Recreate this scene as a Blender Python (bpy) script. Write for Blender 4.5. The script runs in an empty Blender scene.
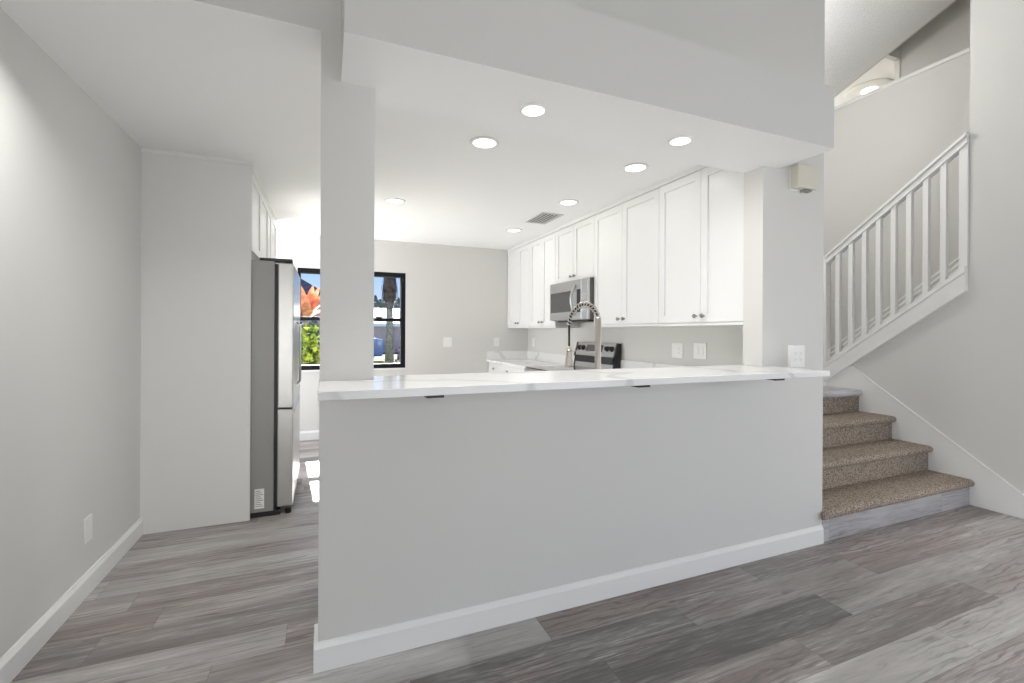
import bpy, bmesh, math, random
from mathutils import Vector, Matrix
random.seed(7)
S = bpy.context.scene
COL = S.collection

# ------------------------------------------------------------------ camera
TH = math.atan(187 / 456.6)
cam_d = bpy.data.cameras.new('camera')
cam_d.sensor_width = 36.0
cam_d.lens = 456.6 / 1024 * 36.0
cam_d.shift_y = -9.5 / 1024
cam_d.clip_start = 0.05
cam = bpy.data.objects.new('camera', cam_d)
COL.objects.link(cam)
cam.matrix_world = (Matrix.Translation((0, 0, 1.28)) @ Matrix.Rotation(-TH, 4, 'Z')
                    @ Matrix.Rotation(math.pi / 2, 4, 'X') @ Matrix.Rotation(math.radians(0.29), 4, 'Z'))
S.camera = cam

# ------------------------------------------------------------------ world, sun, fill lamps
S.view_settings.view_transform = 'Standard'
S.view_settings.look = 'None'
S.view_settings.gamma = 1.0
S.view_settings.use_curve_mapping = False
S.view_settings.exposure = 0.34
S.cycles.diffuse_bounces = 8
S.cycles.glossy_bounces = 5
S.cycles.transparent_max_bounces = 12
S.cycles.max_bounces = 12
S.cycles.sample_clamp_indirect = 4.0

W = bpy.data.worlds.new('sky')
S.world = W
W.use_nodes = True
nt = W.node_tree
nt.nodes.clear()
wo = nt.nodes.new('ShaderNodeOutputWorld')
wb = nt.nodes.new('ShaderNodeBackground')
wr = nt.nodes.new('ShaderNodeValToRGB')
ws = nt.nodes.new('ShaderNodeSeparateXYZ')
wc = nt.nodes.new('ShaderNodeTexCoord')
nt.links.new(wc.outputs['Generated'], ws.inputs[0])
nt.links.new(ws.outputs['Z'], wr.inputs[0])
nt.links.new(wr.outputs[0], wb.inputs[0])
nt.links.new(wb.outputs[0], wo.inputs[0])
wr.color_ramp.elements[0].position = 0.0
wr.color_ramp.elements[0].color = (0.62, 0.74, 0.92, 1)
wr.color_ramp.elements[1].position = 0.6
wr.color_ramp.elements[1].color = (0.16, 0.34, 0.80, 1)
e_ = wr.color_ramp.elements.new(0.12)
e_.color = (0.36, 0.55, 0.93, 1)
wb.inputs[1].default_value = 1.0

def sun():
    d = bpy.data.lights.new('sun', 'SUN')
    d.energy = 52.0
    d.angle = math.radians(0.6)
    d.color = (1.0, 0.99, 0.97)
    o = bpy.data.objects.new('sun', d)
    COL.objects.link(o)
    el = math.radians(41)
    v = Vector((0.09 * math.cos(el), -math.cos(el), -math.sin(el)))   # light travels this way
    o.rotation_euler = v.to_track_quat('-Z', 'Y').to_euler()
sun()

def area(name, loc, size, sizey, power, direction, color=(1, 1, 1), shape='RECTANGLE', spread=180, parent=None):
    d = bpy.data.lights.new(name, 'AREA')
    d.energy = power
    d.shape = shape
    d.size = size
    d.size_y = sizey
    d.color = color
    d.spread = math.radians(spread)
    o = bpy.data.objects.new(name, d)
    COL.objects.link(o)
    o.rotation_euler = Vector(direction).to_track_quat('-Z', 'Y').to_euler()
    o.location = loc
    if parent is not None:
        o.parent = parent
        o.location = Vector(loc) - Vector(parent.location)
    return o

# fill lamps added in unseen openings of the living room and kitchen
P_LEFT, P_RIGHT, P_BACK, P_KITCHEN, P_KITCHEN_UP, P_DOWN, P_SOFFIT, P_STAIR, P_HALL = 56.0, 14.0, 18.0, 12.0, 37.0, 0.7, 5.3, 37.0, 20.0
FILL_TINT = (1.0, 0.985, 0.95)
area('fill_left_opening', (-1.12, -2.2, 1.15), 1.0, 2.1, P_LEFT, (1, 0, 0), FILL_TINT)  # added lamp, fills the room from an unseen left opening
area('fill_right_opening', (4.56, 0.75, 1.15), 1.2, 2.1, P_RIGHT, (-1, 0, 0), FILL_TINT)  # added lamp on the unseen part of the right wall
area('fill_back_opening', (2.4, -2.86, 1.15), 3.4, 2.1, P_BACK, (0, 1, -0.3), FILL_TINT)  # added lamp behind the camera, tilted down at the half wall
area('fill_kitchen_opening', (-1.12, 5.2, 1.03), 1.1, 1.9, P_KITCHEN, (1, 0, 0), FILL_TINT)  # added lamp in an unseen opening beyond the fridge
area('fill_kitchen_up', (-1.02, 5.2, 1.03), 1.0, 1.9, P_KITCHEN_UP, (0.6, -0.6, 0.8), FILL_TINT)  # second added lamp, aimed upward to brighten the kitchen ceiling

# ------------------------------------------------------------------ materials
def mat(name, color, rough=0.5, metal=0.0, spec=0.5, emit=None, estr=0.0, coat=0.0):
    m = bpy.data.materials.new(name)
    m.use_nodes = True
    b = m.node_tree.nodes['Principled BSDF']
    b.inputs['Base Color'].default_value = (*color, 1)
    b.inputs['Roughness'].default_value = rough
    b.inputs['Metallic'].default_value = metal
    b.inputs['Specular IOR Level'].default_value = spec
    b.inputs['Coat Weight'].default_value = coat
    if emit:
        b.inputs['Emission Color'].default_value = (*emit, 1)
        b.inputs['Emission Strength'].default_value = estr
    return m

def N(m, t, **kw):
    n = m.node_tree.nodes.new(t)
    for k, v in kw.items():
        setattr(n, k, v)
    return n

def L(m, a, b):
    m.node_tree.links.new(a, b)

def bsdf(m):
    return m.node_tree.nodes['Principled BSDF']

def objco(m, scale=(1, 1, 1)):
    tc = N(m, 'ShaderNodeTexCoord')
    mp = N(m, 'ShaderNodeMapping')
    mp.inputs['Scale'].default_value = scale
    L(m, tc.outputs['Object'], mp.inputs[0])
    return mp.outputs[0]

def bump(m, scale, strength, dist=0.002, detail=4, co=None, rough=0.6):
    n = N(m, 'ShaderNodeTexNoise')
    n.inputs['Scale'].default_value = scale
    n.inputs['Detail'].default_value = detail
    n.inputs['Roughness'].default_value = rough
    L(m, co if co is not None else objco(m), n.inputs['Vector'])
    b = N(m, 'ShaderNodeBump')
    b.inputs['Strength'].default_value = strength
    b.inputs['Distance'].default_value = dist
    L(m, n.outputs['Fac'], b.inputs['Height'])
    L(m, b.outputs[0], bsdf(m).inputs['Normal'])
    return n

def ramp(m, fac, stops):
    r = N(m, 'ShaderNodeValToRGB')
    els = r.color_ramp.elements
    while len(els) < len(stops):
        els.new(0.5)
    for e, (p, c) in zip(els, stops):
        e.position = p
        e.color = (*c, 1)
    L(m, fac, r.inputs[0])
    return r.outputs[0]

def math_(m, op, a, b=None, c=None):
    n = N(m, 'ShaderNodeMath', operation=op)
    for i, v in enumerate((a, b, c)):
        if v is None:
            continue
        if isinstance(v, (int, float)):
            n.inputs[i].default_value = v
        else:
            L(m, v, n.inputs[i])
    return n.outputs[0]

def mix(m, fac, a, b, mode='MIX'):
    n = N(m, 'ShaderNodeMix', data_type='RGBA', blend_type=mode)
    for i, v in ((0, fac), (6, a), (7, b)):
        if isinstance(v, (int, float)):
            n.inputs[i].default_value = v
        elif isinstance(v, tuple):
            n.inputs[i].default_value = (*v, 1)
        else:
            L(m, v, n.inputs[i])
    return n.outputs[2]

M = {}
M['wall'] = mat('greige_wall_paint', (0.66, 0.652, 0.63), 0.75, spec=0.25)
bump(M['wall'], 90, 0.12, 0.001)
M['white_paint'] = mat('white_trim_paint', (0.80, 0.80, 0.785), 0.42)
M['panel'] = mat('pale_panel_paint', (0.76, 0.757, 0.74), 0.6, spec=0.3)
M['ceiling'] = mat('white_ceiling_paint', (0.90, 0.90, 0.895), 0.8, spec=0.2)
bump(M['ceiling'], 60, 0.08, 0.001)
M['popcorn'] = mat('popcorn_ceiling', (0.87, 0.865, 0.85), 0.95, spec=0.1)
bump(M['popcorn'], 75, 0.8, 0.018, 3)
M['cabinet'] = mat('white_cabinet_lacquer', (0.80, 0.80, 0.795), 0.32)
M['steel'] = mat('brushed_steel', (0.55, 0.55, 0.54), 0.28, 1.0)
M['steel_dark'] = mat('fridge_side_grey', (0.30, 0.30, 0.29), 0.42, 0.3)
M['appliance_side'] = mat('dark_appliance_side', (0.11, 0.11, 0.108), 0.45, 0.3)
M['chrome'] = mat('brushed_nickel', (0.55, 0.505, 0.46), 0.32, 1.0)
M['knob'] = mat('dark_nickel', (0.30, 0.29, 0.27), 0.3, 1.0)
M['black'] = mat('black_plastic', (0.012, 0.012, 0.013), 0.4)
M['black_frame'] = mat('black_window_frame', (0.006, 0.007, 0.010), 0.55, spec=0.2)
M['dark_glass'] = mat('dark_oven_glass', (0.06, 0.06, 0.06), 0.12, coat=0.4)
M['plastic'] = mat('white_plastic', (0.82, 0.82, 0.80), 0.35)
M['cream'] = mat('cream_plastic', (0.67, 0.63, 0.54), 0.45)
M['grey_print'] = mat('grey_print', (0.25, 0.25, 0.25), 0.6)
M['slot_grey'] = mat('shaded_slot', (0.5, 0.5, 0.49), 0.6)
M['lamp'] = mat('lit_diffuser', (0.9, 0.9, 0.9), 0.5, emit=(1, 0.98, 0.95), estr=3.0)
M['globe'] = mat('lit_globe', (0.9, 0.9, 0.9), 0.5, emit=(1, 0.985, 0.96), estr=P_STAIR / (math.pi * 4 * math.pi * 0.15 ** 2))
M['vent'] = mat('vent_grey_metal', (0.60, 0.595, 0.58), 0.5, 0.2)
M['vent_dark'] = mat('vent_shaft', (0.09, 0.09, 0.087), 0.8)
M['bracket'] = mat('dark_steel_bracket', (0.05, 0.05, 0.05), 0.5, 0.6)

# quartz: white with faint soft veins
m = M['quartz'] = mat('white_quartz', (0.84, 0.84, 0.83), 0.16)
co = objco(m, (1, 1, 1))
w = N(m, 'ShaderNodeTexWave', wave_type='BANDS', bands_direction='DIAGONAL')
w.inputs['Scale'].default_value = 0.8
w.inputs['Distortion'].default_value = 9
w.inputs['Detail'].default_value = 4
w.inputs['Detail Scale'].default_value = 1.4
L(m, co, w.inputs['Vector'])
L(m, ramp(m, w.outputs['Fac'], [(0.0, (0.68, 0.68, 0.67)), (0.05, (0.84, 0.84, 0.83)), (1, (0.86, 0.86, 0.85))]), bsdf(m).inputs['Base Color'])

# vinyl planks running along X
def plank_material(name, pw=0.1775, pl=1.22, gain=1.0, axis=('X', 'Y'), bluish=False):
    m = mat(name, (0.3, 0.3, 0.3), 0.42, spec=0.5)
    sep = N(m, 'ShaderNodeSeparateXYZ')
    L(m, objco(m), sep.inputs[0])
    X, Y = sep.outputs[axis[0]], sep.outputs[axis[1]]
    yr = math_(m, 'DIVIDE', math_(m, 'ADD', Y, 52.273), pw)
    row = math_(m, 'FLOOR', yr)
    fy = math_(m, 'FRACT', yr)
    wn = N(m, 'ShaderNodeTexWhiteNoise', noise_dimensions='1D')
    L(m, row, wn.inputs['W'])
    xr = math_(m, 'DIVIDE', math_(m, 'ADD', math_(m, 'ADD', X, 50.0), math_(m, 'MULTIPLY', wn.outputs['Value'], pl)), pl)
    colm = math_(m, 'FLOOR', xr)
    fx = math_(m, 'FRACT', xr)
    cb = N(m, 'ShaderNodeCombineXYZ')
    L(m, row, cb.inputs[0]); L(m, colm, cb.inputs[1])
    rn = N(m, 'ShaderNodeTexWhiteNoise', noise_dimensions='2D')
    L(m, cb.outputs[0], rn.inputs['Vector'])
    r = rn.outputs['Value']
    # grain coordinates: stretched along X, shifted per plank
    def grain(sx, sy, scale, detail, dist, rough=0.6):
        g = N(m, 'ShaderNodeCombineXYZ')
        L(m, math_(m, 'ADD', math_(m, 'MULTIPLY', X, sx), math_(m, 'MULTIPLY', r, 37.0)), g.inputs[0])
        L(m, math_(m, 'ADD', math_(m, 'MULTIPLY', Y, sy), math_(m, 'MULTIPLY', r, 19.0)), g.inputs[1])
        n = N(m, 'ShaderNodeTexNoise')
        n.inputs['Scale'].default_value = scale
        n.inputs['Detail'].default_value = detail
        n.inputs['Roughness'].default_value = rough
        n.inputs['Distortion'].default_value = dist
        L(m, g.outputs[0], n.inputs['Vector'])
        return n.outputs['Fac']
    g1 = grain(0.55, 4.5, 1.6, 6, 0.7)          # broad streaks
    g2 = grain(1.3, 22, 3.0, 8, 1.2, 0.7)       # fine grain
    g3 = grain(0.9, 2.6, 1.3, 3, 0.4)           # tint patches
    base = ramp(m, r, [(0.0, (0.15, 0.138, 0.132)), (0.3, (0.225, 0.198, 0.187)), (0.55, (0.33, 0.285, 0.268)),
                       (0.8, (0.41, 0.39, 0.375)), (1.0, (0.52, 0.51, 0.495))])
    if bluish:
        base = ramp(m, r, [(0.0, (0.40, 0.40, 0.43)), (1.0, (0.50, 0.50, 0.53))])
    c = mix(m, ramp(m, g1, [(0.30, (0, 0, 0)), (0.66, (1, 1, 1))]), mix(m, 1.0, base, (0.66, 0.64, 0.63), 'MULTIPLY'), mix(m, 0.30, base, (0.50, 0.49, 0.475)))
    c = mix(m, math_(m, 'MULTIPLY', ramp(m, g3, [(0.52, (0, 0, 0)), (0.72, (1, 1, 1))]), 0.5), c, (0.30, 0.215, 0.195))
    wash = math_(m, 'MULTIPLY', ramp(m, g2, [(0.50, (0, 0, 0)), (0.64, (1, 1, 1))]), ramp(m, g1, [(0.42, (0.08, 0.08, 0.08)), (0.62, (0.62, 0.62, 0.62))]))
    c = mix(m, wash, c, (0.60, 0.595, 0.585))
    dark = math_(m, 'MULTIPLY', ramp(m, g2, [(0.33, (1, 1, 1)), (0.46, (0, 0, 0))]), 0.40)
    c = mix(m, dark, c, (0.075, 0.068, 0.064))
    # wavy cathedral figure on some planks
    gv = N(m, 'ShaderNodeCombineXYZ')
    L(m, math_(m, 'ADD', math_(m, 'MULTIPLY', X, 0.16), math_(m, 'MULTIPLY', r, 53.0)), gv.inputs[0])
    L(m, math_(m, 'ADD', Y, math_(m, 'MULTIPLY', r, 7.0)), gv.inputs[1])
    wv = N(m, 'ShaderNodeTexWave', wave_type='BANDS', bands_direction='Y')
    wv.inputs['Scale'].default_value = 9.0
    wv.inputs['Distortion'].default_value = 9.0
    wv.inputs['Detail'].default_value = 3.0
    wv.inputs['Detail Scale'].default_value = 2.2
    L(m, gv.outputs[0], wv.inputs['Vector'])
    fig = math_(m, 'MULTIPLY', ramp(m, wv.outputs['Fac'], [(0.0, (1, 1, 1)), (0.28, (0, 0, 0))]), ramp(m, g3, [(0.38, (0.0, 0.0, 0.0)), (0.60, (0.62, 0.62, 0.62))]))
    c = mix(m, fig, c, (0.10, 0.094, 0.092))
    # seams
    sx_ = math_(m, 'LESS_THAN', math_(m, 'ABSOLUTE', math_(m, 'SUBTRACT', fx, 0.5)), 0.5 - 0.0016)
    sy_ = math_(m, 'LESS_THAN', math_(m, 'ABSOLUTE', math_(m, 'SUBTRACT', fy, 0.5)), 0.5 - 0.008)
    seam = math_(m, 'SUBTRACT', 1.0, math_(m, 'MULTIPLY', sx_, sy_))
    c = mix(m, math_(m, 'MULTIPLY', seam, 0.35), c, (0.09, 0.082, 0.078))
    if gain != 1.0:
        c = mix(m, 1.0, c, (gain, gain, gain), 'MULTIPLY')
    L(m, c, bsdf(m).inputs['Base Color'])
    b = N(m, 'ShaderNodeBump')
    b.inputs['Strength'].default_value = 0.25
    b.inputs['Distance'].default_value = 0.002
    L(m, math_(m, 'SUBTRACT', g2, math_(m, 'MULTIPLY', seam, 1.5)), b.inputs['Height'])
    L(m, b.outputs[0], bsdf(m).inputs['Normal'])
    L(m, math_(m, 'ADD', 0.30, math_(m, 'MULTIPLY', g2, 0.25)), bsdf(m).inputs['Roughness'])
    return m
M['planks'] = plank_material('grey_vinyl_planks', gain=1.03)
M['landing_plank'] = plank_material('white_vinyl_landing', bluish=True, gain=1.4)
M['riser_plank'] = plank_material('pale_vinyl_plank', axis=('X', 'Z'), bluish=True, pw=0.35)

# looped carpet
def carpet(name, dark, light):
    m = mat(name, light, 0.95, spec=0.1)
    co = objco(m)
    v = N(m, 'ShaderNodeTexVoronoi')
    v.inputs['Scale'].default_value = 150
    L(m, co, v.inputs['Vector'])
    n = N(m, 'ShaderNodeTexNoise')
    n.inputs['Scale'].default_value = 110
    n.inputs['Detail'].default_value = 3
    L(m, co, n.inputs['Vector'])
    f = math_(m, 'ADD', math_(m, 'MULTIPLY', v.outputs['Distance'], -0.55), math_(m, 'ADD', n.outputs['Fac'], 0.22))
    L(m, ramp(m, f, [(0.22, dark), (0.62, light)]), bsdf(m).inputs['Base Color'])
    b = N(m, 'ShaderNodeBump')
    b.inputs['Strength'].default_value = 0.7
    b.inputs['Distance'].default_value = 0.008
    L(m, f, b.inputs['Height'])
    L(m, b.outputs[0], bsdf(m).inputs['Normal'])
    return m
M['carpet'] = carpet('brown_loop_carpet', (0.125, 0.102, 0.084), (0.47, 0.395, 0.33))

def glass_material():
    m = bpy.data.materials.new('window_glass')
    m.use_nodes = True
    t = m.node_tree
    t.nodes.clear()
    o = t.nodes.new('ShaderNodeOutputMaterial')
    tr = t.nodes.new('ShaderNodeBsdfTransparent')
    gl = t.nodes.new('ShaderNodeBsdfGlossy')
    gl.inputs['Roughness'].default_value = 0.02
    fr = t.nodes.new('ShaderNodeFresnel')
    fr.inputs['IOR'].default_value = 1.35
    mx = t.nodes.new('ShaderNodeMixShader')
    t.links.new(fr.outputs[0], mx.inputs[0])
    t.links.new(tr.outputs[0], mx.inputs[1])
    t.links.new(gl.outputs[0], mx.inputs[2])
    t.links.new(mx.outputs[0], o.inputs[0])
    return m
M['glass'] = glass_material()

def leafy(name, a, b, scale=6):
    m = mat(name, a, 1.0, spec=0.05)
    n = N(m, 'ShaderNodeTexNoise')
    n.inputs['Scale'].default_value = scale
    L(m, objco(m), n.inputs['Vector'])
    L(m, ramp(m, n.outputs['Fac'], [(0.35, a), (0.65, b)]), bsdf(m).inputs['Base Color'])
    return m
M['leaf_green'] = leafy('yellow_green_leaves', (0.035, 0.085, 0.008), (0.26, 0.29, 0.035), 9)
M['leaf_orange'] = leafy('orange_red_leaves', (0.36, 0.10, 0.06), (0.58, 0.30, 0.20), 5)
M['leaf_dark'] = leafy('grey_green_leaves', (0.035, 0.055, 0.05), (0.10, 0.125, 0.11), 3)
M['leaf_purple'] = leafy('purple_leaves', (0.06, 0.04, 0.065), (0.17, 0.11, 0.15), 7)
M['bark'] = leafy('palm_bark', (0.10, 0.09, 0.09), (0.24, 0.215, 0.21), 8)
M['dead_frond'] = leafy('dead_palm_fronds', (0.03, 0.024, 0.028), (0.12, 0.085, 0.088), 7)
M['lawn'] = leafy('lawn_grass', (0.035, 0.055, 0.022), (0.085, 0.105, 0.045), 3)
M['pavement'] = leafy('pale_pavement', (0.06, 0.06, 0.06), (0.09, 0.088, 0.086), 4)
M['stucco'] = mat('pink_stucco', (0.46, 0.36, 0.36), 0.9)
M['pale_roof'] = mat('pale_roof_tiles', (0.10, 0.10, 0.105), 0.8)
M['dark_roof'] = leafy('slate_roof', (0.05, 0.045, 0.08), (0.11, 0.10, 0.16), 10)
M['car_blue'] = mat('blue_car_paint', (0.03, 0.10, 0.34), 0.35, coat=0.3)
M['rubber'] = mat('tyre_rubber', (0.02, 0.02, 0.02), 0.8)

# ------------------------------------------------------------------ mesh builder
class MB:
    def __init__(self):
        self.bm = bmesh.new()
    def box(self, x0, y0, z0, x1, y1, z1):
        v = [self.bm.verts.new(p) for p in ((x0, y0, z0), (x1, y0, z0), (x1, y1, z0), (x0, y1, z0), (x0, y0, z1), (x1, y0, z1), (x1, y1, z1), (x0, y1, z1))]
        for f in ((0, 3, 2, 1), (4, 5, 6, 7), (0, 1, 5, 4), (1, 2, 6, 5), (2, 3, 7, 6), (3, 0, 4, 7)):
            self.bm.faces.new([v[i] for i in f])
        return self
    def prism(self, pts, axis, a0, a1):
        """polygon pts in the plane across `axis`, extruded from a0 to a1"""
        def P(p, a):
            return {'x': (a, p[0], p[1]), 'y': (p[0], a, p[1]), 'z': (p[0], p[1], a)}[axis]
        A = [self.bm.verts.new(P(p, a0)) for p in pts]
        B = [self.bm.verts.new(P(p, a1)) for p in pts]
        n = len(pts)
        self.bm.faces.new(A)
        self.bm.faces.new(B[::-1])
        for i in range(n):
            self.bm.faces.new((A[i], B[i], B[(i + 1) % n], A[(i + 1) % n]))
        return self
    def tube(self, path, r, n=10, cap=True):
        path = [Vector(p) for p in path]
        rs = r if isinstance(r, (list, tuple)) else [r] * len(path)
        rings = []
        up = None
        for i, p in enumerate(path):
            t = (path[min(i + 1, len(path) - 1)] - path[max(i - 1, 0)]).normalized()
            if up is None:
                up = Vector((0, 0, 1)) if abs(t.z) < 0.9 else Vector((1, 0, 0))
            a = t.cross(up).normalized()
            up = a.cross(t).normalized()
            rings.append([self.bm.verts.new(p + rs[i] * (math.cos(k * 2 * math.pi / n) * a + math.sin(k * 2 * math.pi / n) * up)) for k in range(n)])
        for R0, R1 in zip(rings, rings[1:]):
            for k in range(n):
                self.bm.faces.new((R0[k], R0[(k + 1) % n], R1[(k + 1) % n], R1[k]))
        if cap:
            self.bm.faces.new(rings[0][::-1])
            self.bm.faces.new(rings[-1])
        return self
    def lathe(self, prof, c, axis=(0, 0, 1), n=24):
        """prof: (radius, offset along axis) pairs"""
        q = Vector(axis).to_track_quat('Z', 'Y')
        c = Vector(c)
        rings = []
        for r, h in prof:
            if r < 1e-6:
                rings.append([self.bm.verts.new(c + q @ Vector((0, 0, h)))])
            else:
                rings.append([self.bm.verts.new(c + q @ Vector((r * math.cos(k * 2 * math.pi / n), r * math.sin(k * 2 * math.pi / n), h))) for k in range(n)])
        for A, B in zip(rings, rings[1:]):
            for k in range(n):
                a, b = A[k % len(A)], A[(k + 1) % len(A)]
                d, e = B[k % len(B)], B[(k + 1) % len(B)]
                vs = []
                for v in (a, b, e, d):
                    if v not in vs:
                        vs.append(v)
                if len(vs) > 2:
                    self.bm.faces.new(vs)
        return self
    def quad(self, *pts):
        self.bm.faces.new([self.bm.verts.new(p) for p in pts])
        return self
    def build(self, name, material, parent=None, bevel=0.0, smooth=False, loc=None):
        base = Vector(loc) if loc is not None else (world_loc(parent) if parent is not None else Vector((0, 0, 0)))
        bmesh.ops.recalc_face_normals(self.bm, faces=self.bm.faces[:])
        if base.length > 0:
            bmesh.ops.translate(self.bm, verts=self.bm.verts[:], vec=-base)
        me = bpy.data.meshes.new(name)
        self.bm.to_mesh(me)
        self.bm.free()
        me.materials.append(material)
        o = bpy.data.objects.new(name, me)
        COL.objects.link(o)
        if parent is not None:
            o.parent = parent
            o.location = base - world_loc(parent)
        else:
            o.location = base
        if smooth:
            for p in me.polygons:
                p.use_smooth = True
        if bevel:
            bv = o.modifiers.new('bevel', 'BEVEL')
            bv.width = bevel
            bv.segments = 2
            bv.limit_method = 'ANGLE'
            bv.angle_limit = math.radians(40)
        return o

def world_loc(o):
    v = Vector((0, 0, 0))
    while o is not None:
        v = v + Vector(o.location)
        o = o.parent
    return v

def thing(name, loc, label, cat, group=None):
    o = bpy.data.objects.new(name, None)
    COL.objects.link(o)
    o.location = loc
    o.empty_display_size = 0.1
    return tag(o, label, cat, group)

def tag(o, label, cat, group=None):
    o['label'] = label
    o['category'] = cat
    if group:
        o['group'] = group
    return o

def struct(o, label=None, cat=None):
    o['kind'] = 'structure'
    if label:
        o['label'] = label
        o['category'] = cat
    return o

# ------------------------------------------------------------------ the room shell
XL, XK, XR = -1.064, 2.644, 4.500
YW, YF = 1.870, 5.870            # plane of the half wall / far kitchen wall
ZC, ZS = 2.415, 2.235            # kitchen ceiling / soffit underside
def vault(y):
    return 4.384 + 0.352 * (2.371 - y)

struct(MB().box(-1.2, -2.95, -0.1, 5.6, 6.02, 0.0).build('floor', M['planks']), 'grey brown vinyl plank floor running through living room and kitchen', 'floor')
struct(MB().prism([(-2.8, 0), (-2.75, 0), (-2.75, 2.25), (-1.65, 2.25), (-1.65, 0), (4.63, 0), (4.63, 2.05), (5.77, 2.05), (5.77, 0), (6.0, 0), (6.0, 2.5), (2.0, 2.5), (2.0, vault(2.0)), (-2.8, vault(-2.8))], 'x', XL - 0.11, XL).build('wall_left', M['wall']), 'light grey painted wall along the left side', 'wall')
# far kitchen wall round the window opening
WX0, WX1, WZ0, WZ1 = -0.300, 0.945, 0.820, 2.020
fw = MB()
fw.box(XL, YF, 0, WX0, YF + 0.13, 2.5).box(WX1, YF, 0, 2.83, YF + 0.13, 2.5).box(WX0, YF, 0, WX1, YF + 0.13, WZ0).box(WX0, YF, WZ1, WX1, YF + 0.13, 2.5)
struct(fw.build('wall_far', M['wall']), 'light grey kitchen wall around the black framed window', 'wall')
# kitchen right wall with the stub that faces the living room, and the wall over the opening
struct(MB().prism([(2.31, YW), (2.83, YW), (2.83, 2.0), (2.31, 2.0)], 'z', 1.0605, ZC + 0.001).box(XK, 2.0, 0, 2.83, 6.0, ZC + 0.001).build('wall_kitchen', M['wall']), 'grey wall stub and kitchen wall behind the white cabinets', 'wall')
struct(MB().box(2.31, YW, ZC + 0.001, 2.83, 2.0, vault(2.0) + 0.02).box(XK, 2.0, ZC + 0.001, 2.83, 3.75, 3.92).build('wall_stair_side', M['wall']))
up = MB()
up.prism([(XL, ZC + 0.001), (-0.018, ZC + 0.001), (-0.018, 1.09), (0.178, 1.09), (0.178, ZS + 0.001), (2.31, ZS + 0.001), (2.31, vault(YW)), (XL, vault(YW))], 'y', YW, 2.0)
struct(up.build('wall_upper', M['wall']), 'grey upper wall and column standing on the bar top', 'wall')
struct(MB().box(0.052, 1.555, ZS + 0.001, 2.430, YW, 2.552).build('wall_header', M['wall']), 'grey boxed header hanging over the bar', 'wall')
struct(MB().box(0.052, 1.555, ZS, 2.430, YW, ZS + 0.001).box(0.178, YW, ZS, 2.31, 2.0, ZS + 0.001).build('ceiling_soffit', M['ceiling']), 'white underside of the header over the bar', 'ceiling')
struct(MB().box(-0.019, YW, 0, 2.83, 2.0, 1.0605).build('wall_half', M['wall']), 'grey half wall carrying the white bar top', 'wall')
struct(MB().box(XL, YW + 0.002, ZC, -0.018, 2.0, ZC + 0.001).box(XL, 2.0, ZC, XK, YF, ZC + 0.085).build('ceiling_kitchen', M['ceiling']), 'flat white kitchen ceiling with recessed lights', 'ceiling')
struct(MB().box(XL, 3.517, 0, -0.465, 3.540, ZC).build('wall_fridge_side', M['panel']), 'pale grey panel wall hiding the fridge side', 'wall')
struct(MB().box(XL, 3.507, ZC - 0.022, -0.462, 3.517, ZC).build('trim_1', M['white_paint']))
# right wall: full height in front, only the triangle below the stringer beside the stairs
def str_bot(y):
    return 0.982 + 0.751 * (2.717 - y)
def str_top(y):
    return 0.936 + 0.762 * (2.954 - y)
rw = MB()
rw.prism([(1.40, 0), (2.698, 0), (2.698, str_bot(2.698)), (1.885, str_bot(1.885)), (1.885, vault(1.885)), (1.40, vault(1.40))], 'x', XR, XR + 0.12)
rw.prism([(-2.8, 0), (0.10, 0), (0.10, vault(0.10)), (-2.8, vault(-2.8))], 'x', XR, XR + 0.12)
rw.prism([(0.10, 2.25), (1.40, 2.25), (1.40, vault(1.40)), (0.10, vault(0.10))], 'x', XR, XR + 0.12)
struct(rw.build('wall_right', M['wall']), 'light grey wall on the right beside the staircase', 'wall')
CX_ = 5.40
def cap(y):
    return 3.842
struct(MB().prism([(0.4, 0), (3.75, 0), (3.75, cap(3.75)), (0.4, cap(0.4))], 'x', CX_, CX_ + 0.11).build('wall_stairwell', M['wall']), 'grey stairwell wall behind the white railing', 'wall')
struct(MB().prism([(0.4, cap(0.4)), (3.75, cap(3.75)), (3.75, cap(3.75) + 0.035), (0.4, cap(0.4) + 0.035)], 'x', CX_ - 0.012, CX_ + 0.122).build('trim_2', M['white_paint']), 'white cap along the top of the stairwell wall', 'trim')
struct(MB().box(2.83, 3.75, 0, CX_ + 0.11, 3.87, 5.6).build('wall_stair_end', M['wall']))
struct(MB().box(CX_ + 0.11, 4.6, 2.6, 7.7, 4.72, 5.6).build('wall_hall_far', M['wall']))
struct(MB().prism([(-2.9, vault(-2.9)), (3.75, vault(3.75)), (3.75, vault(3.75) + 0.1), (-2.9, vault(-2.9) + 0.1)], 'x', XL - 0.11, CX_).build('ceiling_vault', M['popcorn']), 'sloping popcorn textured ceiling over the stairs', 'ceiling')
# living-room wall behind the camera with a wide opening added for light
bw = MB()
bw.box(XL, -2.93, 0, 0.6, -2.8, 6.3).box(4.2, -2.93, 0, 5.6, -2.8, 6.3).box(0.6, -2.93, 2.25, 4.2, -2.8, 6.3)
struct(bw.build('wall_back', M['wall']))
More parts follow.
